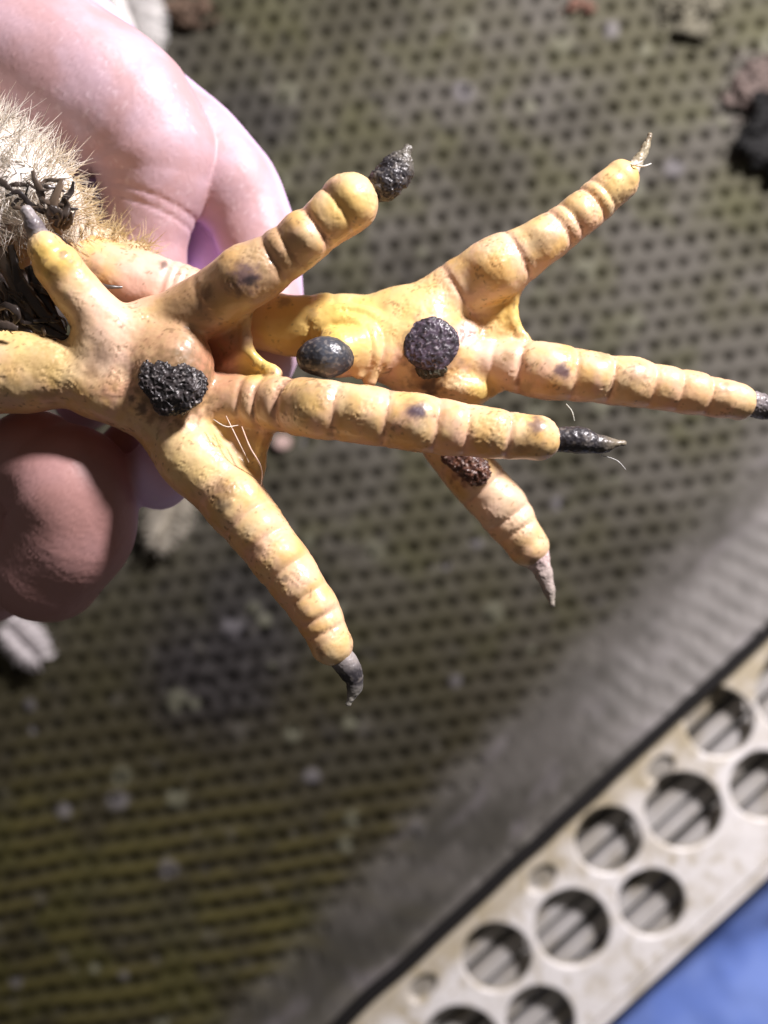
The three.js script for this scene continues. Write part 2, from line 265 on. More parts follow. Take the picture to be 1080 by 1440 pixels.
// ---------------------------------------------------------------- crate edge: perforated cream panel over ribs, black strip for the shaded gap
{
  const Y = 36, c0 = [NN[0] * EDGE, Y, NN[1] * EDGE], g = group('plastic_crate', c0);
  tag(g, 'cream plastic crate edge perforated with large round holes, black strip standing in for the shaded gap along it', 'crate');
  g.rotation.y = Math.atan2(-E[1], E[0]);                     // local x runs along the edge, local z outward
  const tm = (u, v) => { const p = at(u, v, Y); return [along(p[0], p[2]), across(p[0], p[2]) - EDGE]; };
  const W = 48.6, L0 = -140, L1 = 175, holes = [];
  for (let i = -5; i <= 5; i++) for (let j = 0; j < 4; j++) {
    const [x, z] = tm(738 - 157 * i + 112 * j, 1210 + 165 * i - 35 * j);
    if (x < L0 + 14 || x > L1 - 14) continue;
    holes.push([x, j === 0 ? 7.5 : j === 1 ? z + 1.8 : z, (j === 0 ? 4.6 : j === 1 ? 9.6   : j === 3 ? 9.7 : 11.0) + 0.5 * N3(i * 2.1, j * 1.7, 3), j]);
  }
  const panel = { k: 1, box: () => [[L0 - 2, -5, -2], [L1 + 2, 3, W + 3]], eval(x, y, z) {           // a rounded plate with round holes; those of the first row stay shallow
    const e0 = 1.8 + 0.8 * N3(x / 18, 4, 4), qx = Math.max(Math.abs(x - (L0 + L1) / 2) - (L1 - L0) / 2 + 0.8, 0), qy = Math.abs(y + 1.6) - 1.6 + 0.8, qz = Math.max(e0 - z, z - W) + 0.8;
    let d = Math.min(Math.max(qx, qy, qz), 0) + Math.hypot(Math.max(qx, 0), Math.max(qy, 0), Math.max(qz, 0)) - 0.8, m = 1e9;
    for (const h of holes) { if (Math.abs(h[0] - x) > 16) continue; const dx = x - h[0], dz = z - h[1], l = Math.hypot(dx, dz), th = Math.atan2(dz, dx); let c = l - h[2] * (1 + 0.03 * N3(Math.cos(th) + h[0], Math.sin(th), h[1])); if (h[3] === 0) c = Math.max(Math.hypot(dx, dz * 1.5) - h[2], -(y + 1.5)); m = Math.min(m, c); }
    const k = 1.1, q = -m, hh = Math.max(k - Math.abs(d - q), 0) / k; return Math.max(d, q) + hh * hh * k * 0.25;
  } };
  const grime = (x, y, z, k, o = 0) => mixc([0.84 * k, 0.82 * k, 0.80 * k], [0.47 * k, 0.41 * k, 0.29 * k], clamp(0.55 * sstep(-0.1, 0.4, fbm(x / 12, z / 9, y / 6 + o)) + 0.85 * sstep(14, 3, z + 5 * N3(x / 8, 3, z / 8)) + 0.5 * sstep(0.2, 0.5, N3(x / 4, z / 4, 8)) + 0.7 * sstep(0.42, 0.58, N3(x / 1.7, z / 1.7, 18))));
  const dirty = (geo, k = 1, o = 0) => { geo.deleteAttribute('uv'); const p = geo.attributes.position, a = new Float32Array(p.count * 3); for (let i = 0; i < p.count; i++) a.set(grime(p.getX(i) * 1000, p.getY(i) * 1000, p.getZ(i) * 1000, k, o), i * 3); geo.setAttribute('color', new THREE.BufferAttribute(a, 3)); return geo; };
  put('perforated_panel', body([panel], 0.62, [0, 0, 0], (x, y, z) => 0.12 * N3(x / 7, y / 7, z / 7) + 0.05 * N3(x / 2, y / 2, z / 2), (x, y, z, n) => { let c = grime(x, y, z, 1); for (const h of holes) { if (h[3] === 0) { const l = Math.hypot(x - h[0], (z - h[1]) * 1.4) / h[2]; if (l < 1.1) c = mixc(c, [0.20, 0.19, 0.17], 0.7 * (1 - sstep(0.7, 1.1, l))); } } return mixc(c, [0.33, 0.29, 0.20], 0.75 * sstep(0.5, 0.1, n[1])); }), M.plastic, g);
  const bar = (x0, x1, y0, y1, z0, z1, k, s) => { const b = new THREE.BoxGeometry((x1 - x0) / 1000, (y1 - y0) / 1000, (z1 - z0) / 1000, 60, 1, 1); b.translate((x0 + x1) / 2000, (y0 + y1) / 2000, (z0 + z1) / 2000); return dirty(b, k, s); };
  put('outer_lip', bar(L0, L1, -9, 0.6, W + 0.4, W + 2.2, 1, 3), M.plastic, g);
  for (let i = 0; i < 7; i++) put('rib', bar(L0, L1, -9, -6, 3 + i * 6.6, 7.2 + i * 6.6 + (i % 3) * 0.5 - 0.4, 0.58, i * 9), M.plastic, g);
  const gapPts = []; for (let i = 0; i <= 80; i++) { const x = L0 + (L1 - L0) * i / 80; gapPts.push([x, -3.2, 0.3 + 0.9 * N3(x / 18, 4, 4)]); }
  put('gap_shade_strip', tint(strand(gapPts, 2.6, 1.2, [0, 0, 0], 8), [0.012, 0.011, 0.011]), M.floor, g);  // black strip put in for the shade inside the gap
}
// ---------------------------------------------------------------- blue cloth beyond the crate
{
  const o = at(1010, 1490, 2), s = pxmm(2);
  const g = body([new Blob(at(985, 1500, 0), [56, 30, 52], 3, 0.4), new Blob(at(1130, 1580, 0), [50, 28, 50], 3), new Blob(at(960, 1290, 4), [75, 14, 20], 6, -0.742)], 1.1, o,
    (x, y, z) => 2.2 * N3(x / 15, y / 15, z / 22) + 0.5 * N3(x / 6, y / 6, z / 9),
    (x, y, z) => mixc([0.10, 0.17, 0.46], [0.15, 0.23, 0.54], sstep(-0.3, 0.3, fbm(x / 18, y / 18, z / 18))));
  tag(put('blue_cloth', g, new THREE.MeshPhysicalMaterial({ vertexColors: true, roughness: 0.85, sheen: 0.6, sheenRoughness: 0.5, sheenColor: new THREE.Color(0.5, 0.6, 1), name: 'cloth' })).translateX(0), 'bulging bright blue cloth beside the outer edge of the cream crate', 'cloth').position.set(o[0] / 1000, o[1] / 1000, o[2] / 1000);
}

{
  const o = at(1150, 1235, 4), g = body([new Blob(at(1150, 1235, 4), [27, 14, 20], 3, 0.5), new Blob(at(1220, 1330, 0), [40, 14, 30], 3, 0.5)], 1.0, o, (x, y, z) => 1.2 * N3(x / 9, y / 9, z / 9), () => [0.012, 0.012, 0.016]);
  const m = put('dark_cloth', g, M.floor); m.position.set(o[0] / 1000, o[1] / 1000, o[2] / 1000); tag(m, 'black cloth at the right edge, above the blue cloth and outside the crate', 'cloth');
}
// ---------------------------------------------------------------- the hand
{
  const T = (pts, cr = [], pads = [], k = 5) => new Tube(pts.map(P4), cr.map(([u, v, h, a, w]) => [...atH(u, v, h), a, w]), pads.map(([u, v, h, a, w]) => [...atH(u, v, h), a, w]), k);
  const o = atH(120, 250, -14);
  const prims = [
    T([[-230, -20, -16, 118], [-60, 30, -14, 112], [90, 105, -14, 106], [180, 165, -16, 101], [214, 212, -17, 84], [221, 258, -18, 68], [211, 302, -18, 60], [205, 350, -19, 57], [212, 430, -20, 56], [235, 510, -20, 54]], [], [], 2.5), new Blob(atH(212, 222, -15.5), [8.6, 8.2, 8.6], 7),   // index and its knuckle
    T([[-200, -120, -30, 90], [60, 28, -28, 80], [180, 140, -26, 76], [270, 212, -25, 75], [322, 260, -24, 67], [354, 312, -24, 57], [374, 400, -23, 52], [368, 490, -20, 54], [300, 585, -17, 54], [222, 668, -14, 48]], [], [], 0.5),   // middle
    T([[-160, -60, -46, 80], [110, 110, -42, 70], [220, 205, -38, 64], [290, 300, -34, 52], [300, 420, -31, 52], [250, 560, -27, 50], [180, 640, -24, 44]], [], [], 0.5),    // ring
    T([[-180, 20, -54, 70], [40, 180, -52, 60], [140, 300, -46, 52], [180, 430, -40, 50], [120, 560, -34, 44]], [], [], 0.5),   // little
    T([[-520, 860, -85, 165], [-330, 850, -68, 140], [-160, 804, -46, 132], [-40, 752, -28, 128], [22, 728, -22, 116]], [], [], 1), T([[48, 650, -12, 74], [94, 690, -11, 94], [100, 738, -12, 90], [66, 794, -15, 82]], [], [], 1.6),   // thumb
    new Blob(atH(-420, 230, -34), [50, 18, 48], 12, 0.3), new Tube([P4([-460, 300, -34, 230]), P4([-900, 420, -40, 240])], [], [], 12),
  ];
  const lines = [[[148, 262], [268, 300]], [[150, 276], [264, 316]]].map((l) => l.map((p) => atH(p[0], p[1], -14)));
  const folds = (x, y, z) => { if (y < REF - 22) return 0; let f = 0; for (const [a, b] of lines) { const dx = b[0] - a[0], dz = b[2] - a[2], t = clamp(((x - a[0]) * dx + (z - a[2]) * dz) / (dx * dx + dz * dz)), d = Math.hypot(x - a[0] - dx * t, z - a[2] - dz * t) + 0.25 * N3(x, y, z); f += 0.16 * Math.exp(-((d / 0.45) ** 2)); } return f; };
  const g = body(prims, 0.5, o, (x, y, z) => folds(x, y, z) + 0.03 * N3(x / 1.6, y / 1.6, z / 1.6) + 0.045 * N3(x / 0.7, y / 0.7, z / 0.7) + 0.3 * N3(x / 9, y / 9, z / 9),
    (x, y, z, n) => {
      let c = mixc([0.48, 0.30, 0.31], [0.53, 0.37, 0.42], sstep(-0.3, 0.3, fbm(x / 8, y / 8, z / 8)));
      const s = pxmm(y), u = x / s + 540, v = z / s + 720;
      c = mixc(c, [0.82, 0.62, 0.94], clamp(0.85 * sstep(REF - 19, REF - 23, y) + 0.85 * sstep(480, 560, v) * sstep(150, 200, u)));   // lilac light painted into the skin of the fingers behind the legs
      const th = sstep(540, 600, v) * sstep(205, 180, u); c = mixc(c, [0.38, 0.19, 0.16], th * 0.78);  // shadow on the thumb painted in as dark red-brown
      const fl = sstep(0.28, 0.5, N3(x / 0.9, y / 0.9, z / 0.9)) * sstep(0.0, 0.4, N3(x / 7 + 3, y / 7, z / 7)); c = mixc(c, [0.85, 0.72, 0.78], fl * 0.22 * (1 - th));
      return c;
    }, [[-150, 60, -110], [60, 200, 60]]);
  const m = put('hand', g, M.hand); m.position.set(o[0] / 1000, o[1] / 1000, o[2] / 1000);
  tag(m, 'bare pinkish hand at the left with bent fingers and thumb gripping the bird\'s legs', 'hand');
}

// ---------------------------------------------------------------- the chicken: two feet, down, wet soiled feathers
const O = atH(300, 480, 0), bird = group('chicken', O);
tag(bird, 'yellow-footed young chicken with dark scabs on both soles, held up by hand', 'chicken');
const Yl = [0.84, 0.53, 0.19], Pk = [0.88, 0.56, 0.40], Cm = [0.91, 0.69, 0.39], Tn = [0.40, 0.25, 0.12];
function foot({ tubes, blobs, webs, rims, stains, label, pink }) {
  const prims = [];
  for (const t of tubes) prims.push(new Tube(t.pts.map(P4), (t.creases ?? []).map(([u, v, a = 0.55, w = 0.55]) => [...atH(u, v, 0), a, w]), (t.pads ?? []).map(([u, v, a = 0.6, w = 2.2]) => [...atH(u, v, 0), a, w]), t.k ?? 2.4));
  for (const [u, v, h, rx, ry, rz, k = 2.5, yaw = 0] of blobs) { const s = pxmm(REF + h); prims.push(new Blob(atH(u, v, h), [rx * s, ry * s, rz * s], k, yaw)); }
  for (const [a, b, c, th = 0.55] of webs) prims.push(new Skin(atH(...a), atH(...b), atH(...c), th, 1.5));
  for (const line of rims) for (let i = 0; i + 1 < line.length; i++) { const a = line[i], b = line[i + 1], n = Math.max(1, Math.round(Math.hypot(a[0] - b[0], a[1] - b[1]) / 7)); for (let k = 0; k < n; k++) { const t = k / n, q = a.map((w, m) => w + (b[m] - w) * t), rr = (5.6 + 2.2 * rnd()) * pxmm(REF); prims.push(new Blob(atH(q[0] + (rnd() - 0.5) * 3, q[1] + (rnd() - 0.5) * 3, q[2]), [rr, rr, rr], 0.7)); } }
  const st = stains.map(([u, v, r, c, a = 0.8]) => [u, v, r, c, a]);
  const det = (x, y, z) => 0.05 * N3(x / 1.3, y / 1.3, z / 1.3) + 0.032 * N3(x / 0.55, y / 0.55, z / 0.55) * (1 + 2.6 * sstep(0.08, 0.35, N3(x / 4 + 11, y / 4, z / 4))) + 0.2 * N3(x / 3.6, y / 3.6, z / 3.6);
  const g = body(prims, 0.3, O, det, (x, y, z, n, cr) => {
    const s = pxmm(y), u = x / s + 540, v = z / s + 720;
    let c = mixc(Yl, Cm, sstep(-0.4, 0.45, fbm(x / 5, y / 5, z / 5)));
    c = mixc(c, Pk, 0.75 * sstep(-0.15, 0.4, fbm(x / 4 + 20, y / 4, z / 4)));
    c = mixc(c, [0.84, 0.52, 0.38], clamp(cr * 1.0, 0, 0.7));
    c = mixc(c, [0.34, 0.18, 0.09], 0.8 * sstep(0.4, 0.62, cr) * sstep(-0.05, 0.35, N3(x / 1.5, y / 1.5, z / 1.5 + 40)));
    c = mixc(c, [0.76, 0.40, 0.22], 0.8 * sstep(0.55, -0.3, n[1]));  // orange shade painted on sides and underside by the normal
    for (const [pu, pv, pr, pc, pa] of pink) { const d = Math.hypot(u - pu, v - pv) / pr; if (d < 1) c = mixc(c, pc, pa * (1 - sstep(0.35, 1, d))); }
    for (const [su, sv, sr, sc, sa] of st) { const d = Math.hypot(u - su, v - sv) / sr + 0.4 * N3(x / 1.1, y / 1.1, z / 1.1) + 0.16 * N3(x / 0.4, y / 0.4, z / 0.4); if (d < 1 && n[1] > -0.2) c = mixc(c, sc, Math.min(1, sa * 1.1) * (1 - sstep(0.3, 1, d))); }
    const sp = sstep(0.40, 0.58, N3(x / 0.6, y / 0.6, z / 0.6) * 0.8 + 0.55 * N3(x / 3 + 50, y / 3, z / 3)); c = mixc(c, [0.22, 0.13, 0.06], sp * 0.6);
    c = mixc(c, [0.45, 0.29, 0.13], 0.5 * sstep(0.16, 0.4, fbm(x / 2.6 + 70, y / 2.6, z / 2.6)) * sstep(-0.2, 0.2, N3(x / 9, y / 9, z / 9 + 30)));
    return c;
  });
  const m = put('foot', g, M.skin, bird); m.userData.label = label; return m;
}
const DK = [0.03, 0.022, 0.025], BR = [0.20, 0.11, 0.055], PU = [0.13, 0.075, 0.085];
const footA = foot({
  label: 'nearer foot with a rough dark scab on its pad',
  tubes: [
    { pts: [[-200, 510, -2, 84], [-60, 515, 0, 72], [30, 522, 0, 60], [100, 530, 0, 46], [165, 550, -1, 50], [225, 565, -2, 56]], k: 3 },
    { pts: [[200, 510, -2, 44], [160, 470, 1, 40], [112, 415, 3, 35], [80, 372, 5, 33], [66, 352, 6, 25]], creases: [[100, 402, 0.35, 0.8]], pads: [[72, 365, 0.5, 2.2]] },
    { pts: [[225, 462, -3, 42], [285, 430, 0, 43], [345, 393, 3, 43], [410, 350, 5, 37], [455, 315, 6, 36], [492, 287, 6, 40]], creases: [[300, 425, 0.4, 0.7], [388, 362, 0.75, 0.55], [408, 352, 0.4, 0.4], [442, 325, 0.75, 0.55], [470, 305, 0.35, 0.4]], pads: [[345, 393, 0.9, 2.6], [425, 340, 0.5, 1.5], [494, 288, 0.8, 2.4]] },
    { pts: [[250, 555, -3, 44], [320, 563, -3, 37], [385, 568, -1, 38], [440, 575, 3, 41], [520, 584, 5, 41], [600, 597, 5, 40], [690, 609, 5, 36], [755, 617, 5, 31]], creases: [[342, 562, 0.55, 0.5], [372, 565, 0.65, 0.5], [412, 570, 1.0, 0.7], [480, 580, 0.55, 0.5], [545, 588, 0.6, 0.5], [613, 599, 0.65, 0.5], [653, 605, 0.45, 0.45], [708, 612, 0.6, 0.5]], pads: [[448, 576, 0.75, 2.6], [585, 592, 0.5, 2.4], [750, 615, 0.6, 2.4], [515, 584, 0.2, 2]] },
    { pts: [[225, 560, -3, 50], [266, 638, -2, 49], [325, 700, 0, 45], [388, 780, 2, 40], [438, 850, 3, 35], [466, 905, 3, 30]], creases: [[312, 690, 0.3, 0.6], [352, 735, 0.35, 0.5], [376, 765, 0.3, 0.45], [405, 805, 0.4, 0.45], [430, 838, 0.35, 0.4], [447, 866, 0.4, 0.4], [455, 884, 0.3, 0.4]], pads: [[268, 640, 0.5, 3], [325, 705, 0.35, 2.2], [390, 785, 0.25, 1.8], [466, 908, 0.4, 2.0]] },
  ],
  blobs: [[238, 522, 0.6, 60, 52, 72, 1.0, 0.35], [150, 492, 1, 48, 40, 50, 2.5], [205, 485, -1, 40, 42, 60, 2.5]],
  webs: [
    [[280, 455, -4.5], [345, 420, 1], [346, 492, -1]], [[280, 455, -4.5], [346, 492, -1], [300, 525, -5.5]], [[300, 525, -5.5], [346, 492, -1], [388, 524, -1]], [[300, 525, -5.5], [388, 524, -1], [390, 560, -2]],
    [[270, 610, -2], [378, 600, -2], [366, 655, -1]], [[270, 610, -2], [366, 655, -1], [350, 700, 0]],
    [[150, 455, 1], [215, 448, -1], [215, 500, -1]],
  ],
  rims: [[[347, 428, 1], [345, 460, 0], [347, 490, -1], [362, 512, -1], [388, 524, -1]], [[378, 602, -2], [370, 632, -1], [366, 655, -1], [352, 696, 0]]],
  pink: [[140, 470, 90, [0.89, 0.62, 0.49], 0.7], [300, 425, 110, [0.38, 0.22, 0.11], 0.75], [390, 365, 80, [0.42, 0.26, 0.13], 0.65], [300, 500, 60, [0.50, 0.20, 0.11], 0.6], [240, 470, 80, [0.52, 0.34, 0.18], 0.5], [240, 480, 60, [0.55, 0.36, 0.18], 0.6], [310, 520, 60, [0.50, 0.22, 0.12], 0.6], [350, 565, 75, [0.55, 0.33, 0.20], 0.4], [70, 365, 45, [0.87, 0.60, 0.14], 0.8], [490, 290, 45, [0.87, 0.59, 0.18], 0.8], [330, 440, 40, [0.77, 0.53, 0.16], 0.4], [360, 510, 35, [0.84, 0.60, 0.14], 0.8], [280, 640, 70, [0.89, 0.69, 0.30], 0.6], [370, 650, 40, [0.82, 0.58, 0.19], 0.6], [60, 480, 90, [0.82, 0.62, 0.23], 0.6]],  // browns on the upper toe, web pit and middle toe base are painted shade
  stains: [[245, 535, 95, [0.62, 0.30, 0.20], 0.45], [245, 540, 66, [0.16, 0.10, 0.05], 0.85], [345, 390, 30, PU, 0.8], [352, 396, 14, DK, 0.8], [288, 410, 16, BR, 0.7], [588, 579, 17, [0.07, 0.05, 0.07], 0.95], [587, 578, 26, PU, 0.5], [755, 598, 18, [0.20, 0.12, 0.10], 0.8], [735, 625, 20, BR, 0.35], [440, 555, 34, [0.35, 0.24, 0.07], 0.5], [314, 692, 26, BR, 0.6], [312, 712, 12, DK, 0.6], [364, 772, 9, BR, 0.6], [400, 815, 8, DK, 0.5], [452, 918, 10, BR, 0.5], [75, 380, 14, BR, 0.5], [88, 358, 9, BR, 0.6], [60, 505, 40, [0.35, 0.22, 0.07], 0.5], [70, 545, 30, [0.35, 0.22, 0.07], 0.4], [130, 520, 16, BR, 0.5], [200, 575, 12, DK, 0.7], [185, 560, 8, DK, 0.6], [98, 460, 6, DK, 0.8], [145, 495, 24, BR, 0.35], [160, 545, 30, [0.55, 0.28, 0.18], 0.5], [245, 540, 75, [0.34, 0.22, 0.10], 0.5], [690, 620, 14, BR, 0.25], [430, 860, 10, BR, 0.3]],
});
const footB = foot({
  label: 'farther foot with a round glossy scab on its pad',
  tubes: [
    { pts: [[-60, 350, -10, 56], [60, 365, -9, 52], [160, 388, -8, 46], [250, 415, -9, 44], [330, 440, -9, 42], [410, 458, -8, 42], [480, 458, -8, 44], [560, 475, -9, 58]], creases: [[215, 400, 0.45, 0.5], [228, 404, 0.4, 0.4], [240, 408, 0.4, 0.4], [252, 412, 0.35, 0.4], [435, 458, 0.3, 0.5], [465, 458, 0.4, 0.5]], k: 3 },
    { pts: [[555, 500, -7, 40], [512, 492, -4, 40], [478, 495, -2, 36]], creases: [[520, 490, 0.5, 0.45], [505, 490, 0.4, 0.4], [535, 495, 0.5, 0.5]] },
    { pts: [[448, 462, -3.6, 9], [480, 450, -2.4, 10], [512, 460, -1.9, 11], [524, 492, -1.8, 11], [520, 535, -3.2, 10]], k: 1.0 },
    { pts: [[470, 474, -1.6, 8], [494, 470, -1.1, 8], [506, 488, -0.8, 8], [504, 526, -1.8, 8]], k: 0.8 },
    { pts: [[440, 446, -3.2, 7], [490, 434, -3.0, 8], [532, 450, -2.6, 8], [540, 490, -2.2, 8]], k: 1.0 },
    { pts: [[480, 482, -1.4, 5], [493, 488, -1.0, 6], [496, 512, -1.6, 5]], k: 0.8 },
    { pts: [[570, 470, -9, 56], [640, 412, -8, 42], [704, 375, -6, 42], [768, 337, -5, 32], [822, 297, -5, 29], [872, 254, -5, 27]], creases: [[655, 400, 0.5, 0.5], [738, 356, 0.7, 0.5], [795, 318, 0.5, 0.45], [812, 302, 0.25, 0.4], [842, 280, 0.55, 0.45], [858, 265, 0.3, 0.4]], pads: [[703, 374, 0.9, 2.8], [770, 334, 0.6, 1.9], [822, 296, 0.45, 1.4], [872, 254, 0.4, 1.6]] },
    { pts: [[600, 500, -9, 48], [690, 512, -8, 32], [765, 522, -6, 39], [850, 533, -6, 35], [945, 548, -6, 31], [1038, 565, -6, 26]], creases: [[700, 512, 0.3, 0.5], [742, 518, 0.7, 0.5], [812, 528, 0.55, 0.5], [865, 536, 0.6, 0.5], [928, 546, 0.45, 0.45], [965, 552, 0.35, 0.4], [1008, 560, 0.5, 0.45]], pads: [[775, 522, 0.5, 2.4], [838, 532, 0.25, 1.8], [895, 540, 0.45, 2.2], [1038, 564, 0.4, 2]] },
    { pts: [[595, 530, -10, 44], [625, 610, -13, 40], [660, 662, -14, 38], [705, 715, -14, 37], [742, 768, -14, 29]], creases: [[645, 640, 0.4, 0.5], [685, 692, 0.55, 0.5], [718, 735, 0.55, 0.45], [733, 755, 0.3, 0.4]], pads: [[660, 665, 0.4, 2], [705, 718, 0.4, 1.6], [742, 765, 0.4, 1.6]] },
  ],
  blobs: [[592, 482, -6.5, 62, 44, 66, 2.5], [560, 440, -8, 36, 38, 34, 2], [655, 470, -7, 18, 18, 24, 1.5], [650, 545, -7, 40, 24, 22, 1.5, 0.2]],
  webs: [
    [[640, 420, -8], [730, 385, -6], [719, 445, -7]], [[640, 420, -8], [719, 445, -7], [660, 500, -8]], [[660, 500, -8], [719, 445, -7], [742, 482, -7]],
    [[600, 540, -9], [700, 545, -7], [668, 562, -8]], [[600, 540, -9], [668, 562, -8], [660, 610, -9]],
  ],
  rims: [[[732, 392, -6], [722, 420, -6.5], [719, 445, -7], [727, 465, -7], [742, 481, -7]], [[700, 545, -7], [668, 560, -8], [660, 600, -9]]],
  pink: [[220, 405, 90, [0.89, 0.58, 0.49], 0.8], [430, 450, 90, [0.87, 0.60, 0.15], 0.8], [500, 460, 60, [0.89, 0.65, 0.16], 0.8], [560, 440, 70, [0.87, 0.60, 0.19], 0.6], [700, 512, 45, [0.91, 0.65, 0.51], 0.6], [655, 470, 24, [0.88, 0.69, 0.74], 0.7], [720, 440, 45, [0.84, 0.58, 0.14], 0.7], [870, 252, 40, [0.84, 0.58, 0.19], 0.6], [710, 715, 70, [0.92, 0.68, 0.49], 0.7], [1000, 560, 90, [0.84, 0.53, 0.30], 0.5], [680, 555, 40, [0.87, 0.62, 0.16], 0.7]],
  stains: [[607, 487, 52, [0.20, 0.13, 0.09], 0.7], [600, 530, 40, BR, 0.6], [605, 545, 20, DK, 0.6], [790, 520, 17, PU, 0.85], [895, 528, 24, BR, 0.4], [850, 502, 14, BR, 0.4], [1020, 545, 14, BR, 0.5], [400, 425, 12, BR, 0.5], [440, 440, 10, BR, 0.5], [130, 380, 16, BR, 0.5], [230, 372, 9, DK, 0.7], [770, 335, 20, BR, 0.3], [700, 375, 22, [0.60, 0.30, 0.07], 0.4], [655, 660, 34, [0.22, 0.06, 0.04], 0.7], [880, 275, 14, BR, 0.5], [680, 470, 10, BR, 0.4], [750, 790, 10, BR, 0.5], [730, 775, 10, BR, 0.4], [740, 545, 16, BR, 0.35]],
});
// scabs
function scab(parent, list, label, cols, rough = 0.5, cell = 0.2, mat = M.scab) {
  const prims = list.map(([u, v, h, rx, ry, rz, yaw = 0]) => { const s = pxmm(REF + h); return new Blob(atH(u, v, h), [rx * s, ry * s, rz * s], 1, yaw); });
  const g = body(prims, cell, O, (x, y, z) => rough * (0.9 * N3(x / 2.1, y / 2.6, z / 2.1) + 0.5 * (Math.abs(N3(x / 0.9, y / 0.7, z / 0.9)) * 2 - 0.6) + 0.32 * N3(x / 0.4, y / 0.4, z / 0.4)),
    (x, y, z) => { let c = mixc(cols[0], cols[1], sstep(-0.2, 0.35, N3(x / 0.8, y / 0.8, z / 0.8))); return mixc(c, cols[2], sstep(0.3, 0.55, N3(x / 0.5 + 9, y / 0.5, z / 0.5))); });
  const m = put('scab', g, mat, parent); if (label) m.userData.label = label; return m;
}
scab(footA, [[243, 542, 5.7, 46, 11, 34, 0.35], [216, 528, 5.3, 20, 11, 22], [270, 545, 5.2, 20, 12, 26], [240, 566, 4.7, 28, 13, 18]], 'crumbly black scab', [[0.02, 0.017, 0.018], [0.055, 0.045, 0.045], [0.24, 0.22, 0.21]], 0.46, 0.15);
scab(footB, [[606, 484, -1.4, 39, 10, 38]], 'round glossy dark scab', [[0.03, 0.024, 0.032], [0.075, 0.055, 0.08], [0.24, 0.20, 0.23]], 0.26);
scab(footB, [[606, 520, -2.3, 22, 10, 12]], null, [[0.03, 0.03, 0.02], [0.06, 0.06, 0.04], [0.12, 0.12, 0.09]], 0.5);
scab(footB, [[648, 648, -9.7, 26, 12, 15, 0.3], [668, 664, -9.5, 24, 12, 20]], 'torn reddish brown scab', [[0.06, 0.025, 0.018], [0.14, 0.06, 0.035], [0.30, 0.22, 0.18]], 0.55);
scab(footA, [[350, 396, 7.5, 15, 6, 11], [338, 386, 7.3, 10, 5, 8]], 'small purple scab', [[0.05, 0.03, 0.035], [0.10, 0.06, 0.06], [0.2, 0.14, 0.12]], 0.25);
scab(footA, [[588, 578, 9.2, 10, 5, 11]], 'small dark spot', [[0.04, 0.028, 0.035], [0.07, 0.045, 0.055], [0.12, 0.09, 0.09]], 0.15);
// claws
function claw(parent, pts, cols, label, rough = 0.18, extra = []) {
  const prims = [new Tube(pts.map(P4), [], [], 1), ...extra.map(([u, v, h, rx, ry, rz, yaw = 0]) => { const s = pxmm(REF + h); return new Blob(atH(u, v, h), [rx * s, ry * s, rz * s], 1, yaw); })];
  const a = P4(pts[0]), b = P4(pts[pts.length - 1]), L2 = (b[0] - a[0]) ** 2 + (b[2] - a[2]) ** 2;
  const g = body(prims, 0.17, O, (x, y, z) => rough * (N3(x / 1.0, y / 1.0, z / 1.0) + 0.6 * N3(x / 0.4, y / 0.4, z / 0.4)),
    (x, y, z) => { const t = ((x - a[0]) * (b[0] - a[0]) + (z - a[2]) * (b[2] - a[2])) / L2; let c = t < 0.5 ? mixc(cols[0], cols[1], sstep(0, 0.4, t)) : mixc(cols[1], cols[2], sstep(0.55, 0.95, t)); const m = sstep(0.1, 0.4, N3(x / 0.7, y / 0.7, z / 0.7)); return mixc(c, [0.28, 0.25, 0.22], m * 0.35); });
  const m = put('claw', g, M.claw, parent); if (label) m.userData.label = label; return m;
}
const BK = [0.035, 0.032, 0.036], HN = [0.20, 0.17, 0.12];
claw(footA, [[60, 342, 6, 17], [48, 318, 7.5, 13], [38, 298, 8.5, 9]], [[0.6, 0.55, 0.5], [0.16, 0.14, 0.15], [0.35, 0.32, 0.32]], 'short grey claw', 0.1);
claw(footA, [[520, 272, 6, 16], [540, 258, 6, 22], [556, 238, 6, 22], [573, 210, 6, 6]], [[0.05, 0.04, 0.035], BK, [0.12, 0.11, 0.09]], 'claw caked in dark dirt', 0.28, [[545, 258, 6.5, 22, 20, 20], [564, 238, 6, 18, 16, 24]]);
claw(footA, [[778, 618, 5, 17], [815, 619, 5, 19], [845, 625, 5, 13], [877, 623, 5, 4]], [BK, BK, HN], 'dark claw with a pale tip', 0.12);
claw(footA, [[478, 922, 3, 18], [492, 942, 3, 17], [499, 962, 3, 12], [490, 990, 3, 4]], [[0.32, 0.29, 0.28], BK, [0.34, 0.32, 0.28]], 'grey and black claw', 0.1);
claw(footB, [[486, 500, -1, 22], [458, 503, 1.5, 26], [436, 505, 1.5, 18]], [[0.04, 0.042, 0.05], [0.06, 0.065, 0.08], [0.03, 0.03, 0.035]], 'blunt black claw seen end on', 0.07, [[457, 502, 1.6, 37, 26, 28, 0.1]]);
claw(footB, [[888, 240, -5, 10], [900, 222, -5, 7.5], [908, 207, -5, 6], [914, 190, -5, 3]], [[0.62, 0.58, 0.5], [0.38, 0.33, 0.22], [0.25, 0.20, 0.13]], 'thin pale claw', 0.18);
claw(footB, [[1056, 568, -6, 18], [1078, 573, -6, 17], [1100, 580, -6, 12], [1125, 592, -6, 4]], [[0.25, 0.22, 0.22], BK, HN], 'dark claw at the picture edge', 0.2);
claw(footB, [[752, 780, -14, 20], [763, 803, -14, 13], [771, 825, -14, 9], [777, 850, -14, 4]], [[0.78, 0.58, 0.56], [0.48, 0.40, 0.36], [0.36, 0.32, 0.27]], 'pale translucent claw', 0.15);
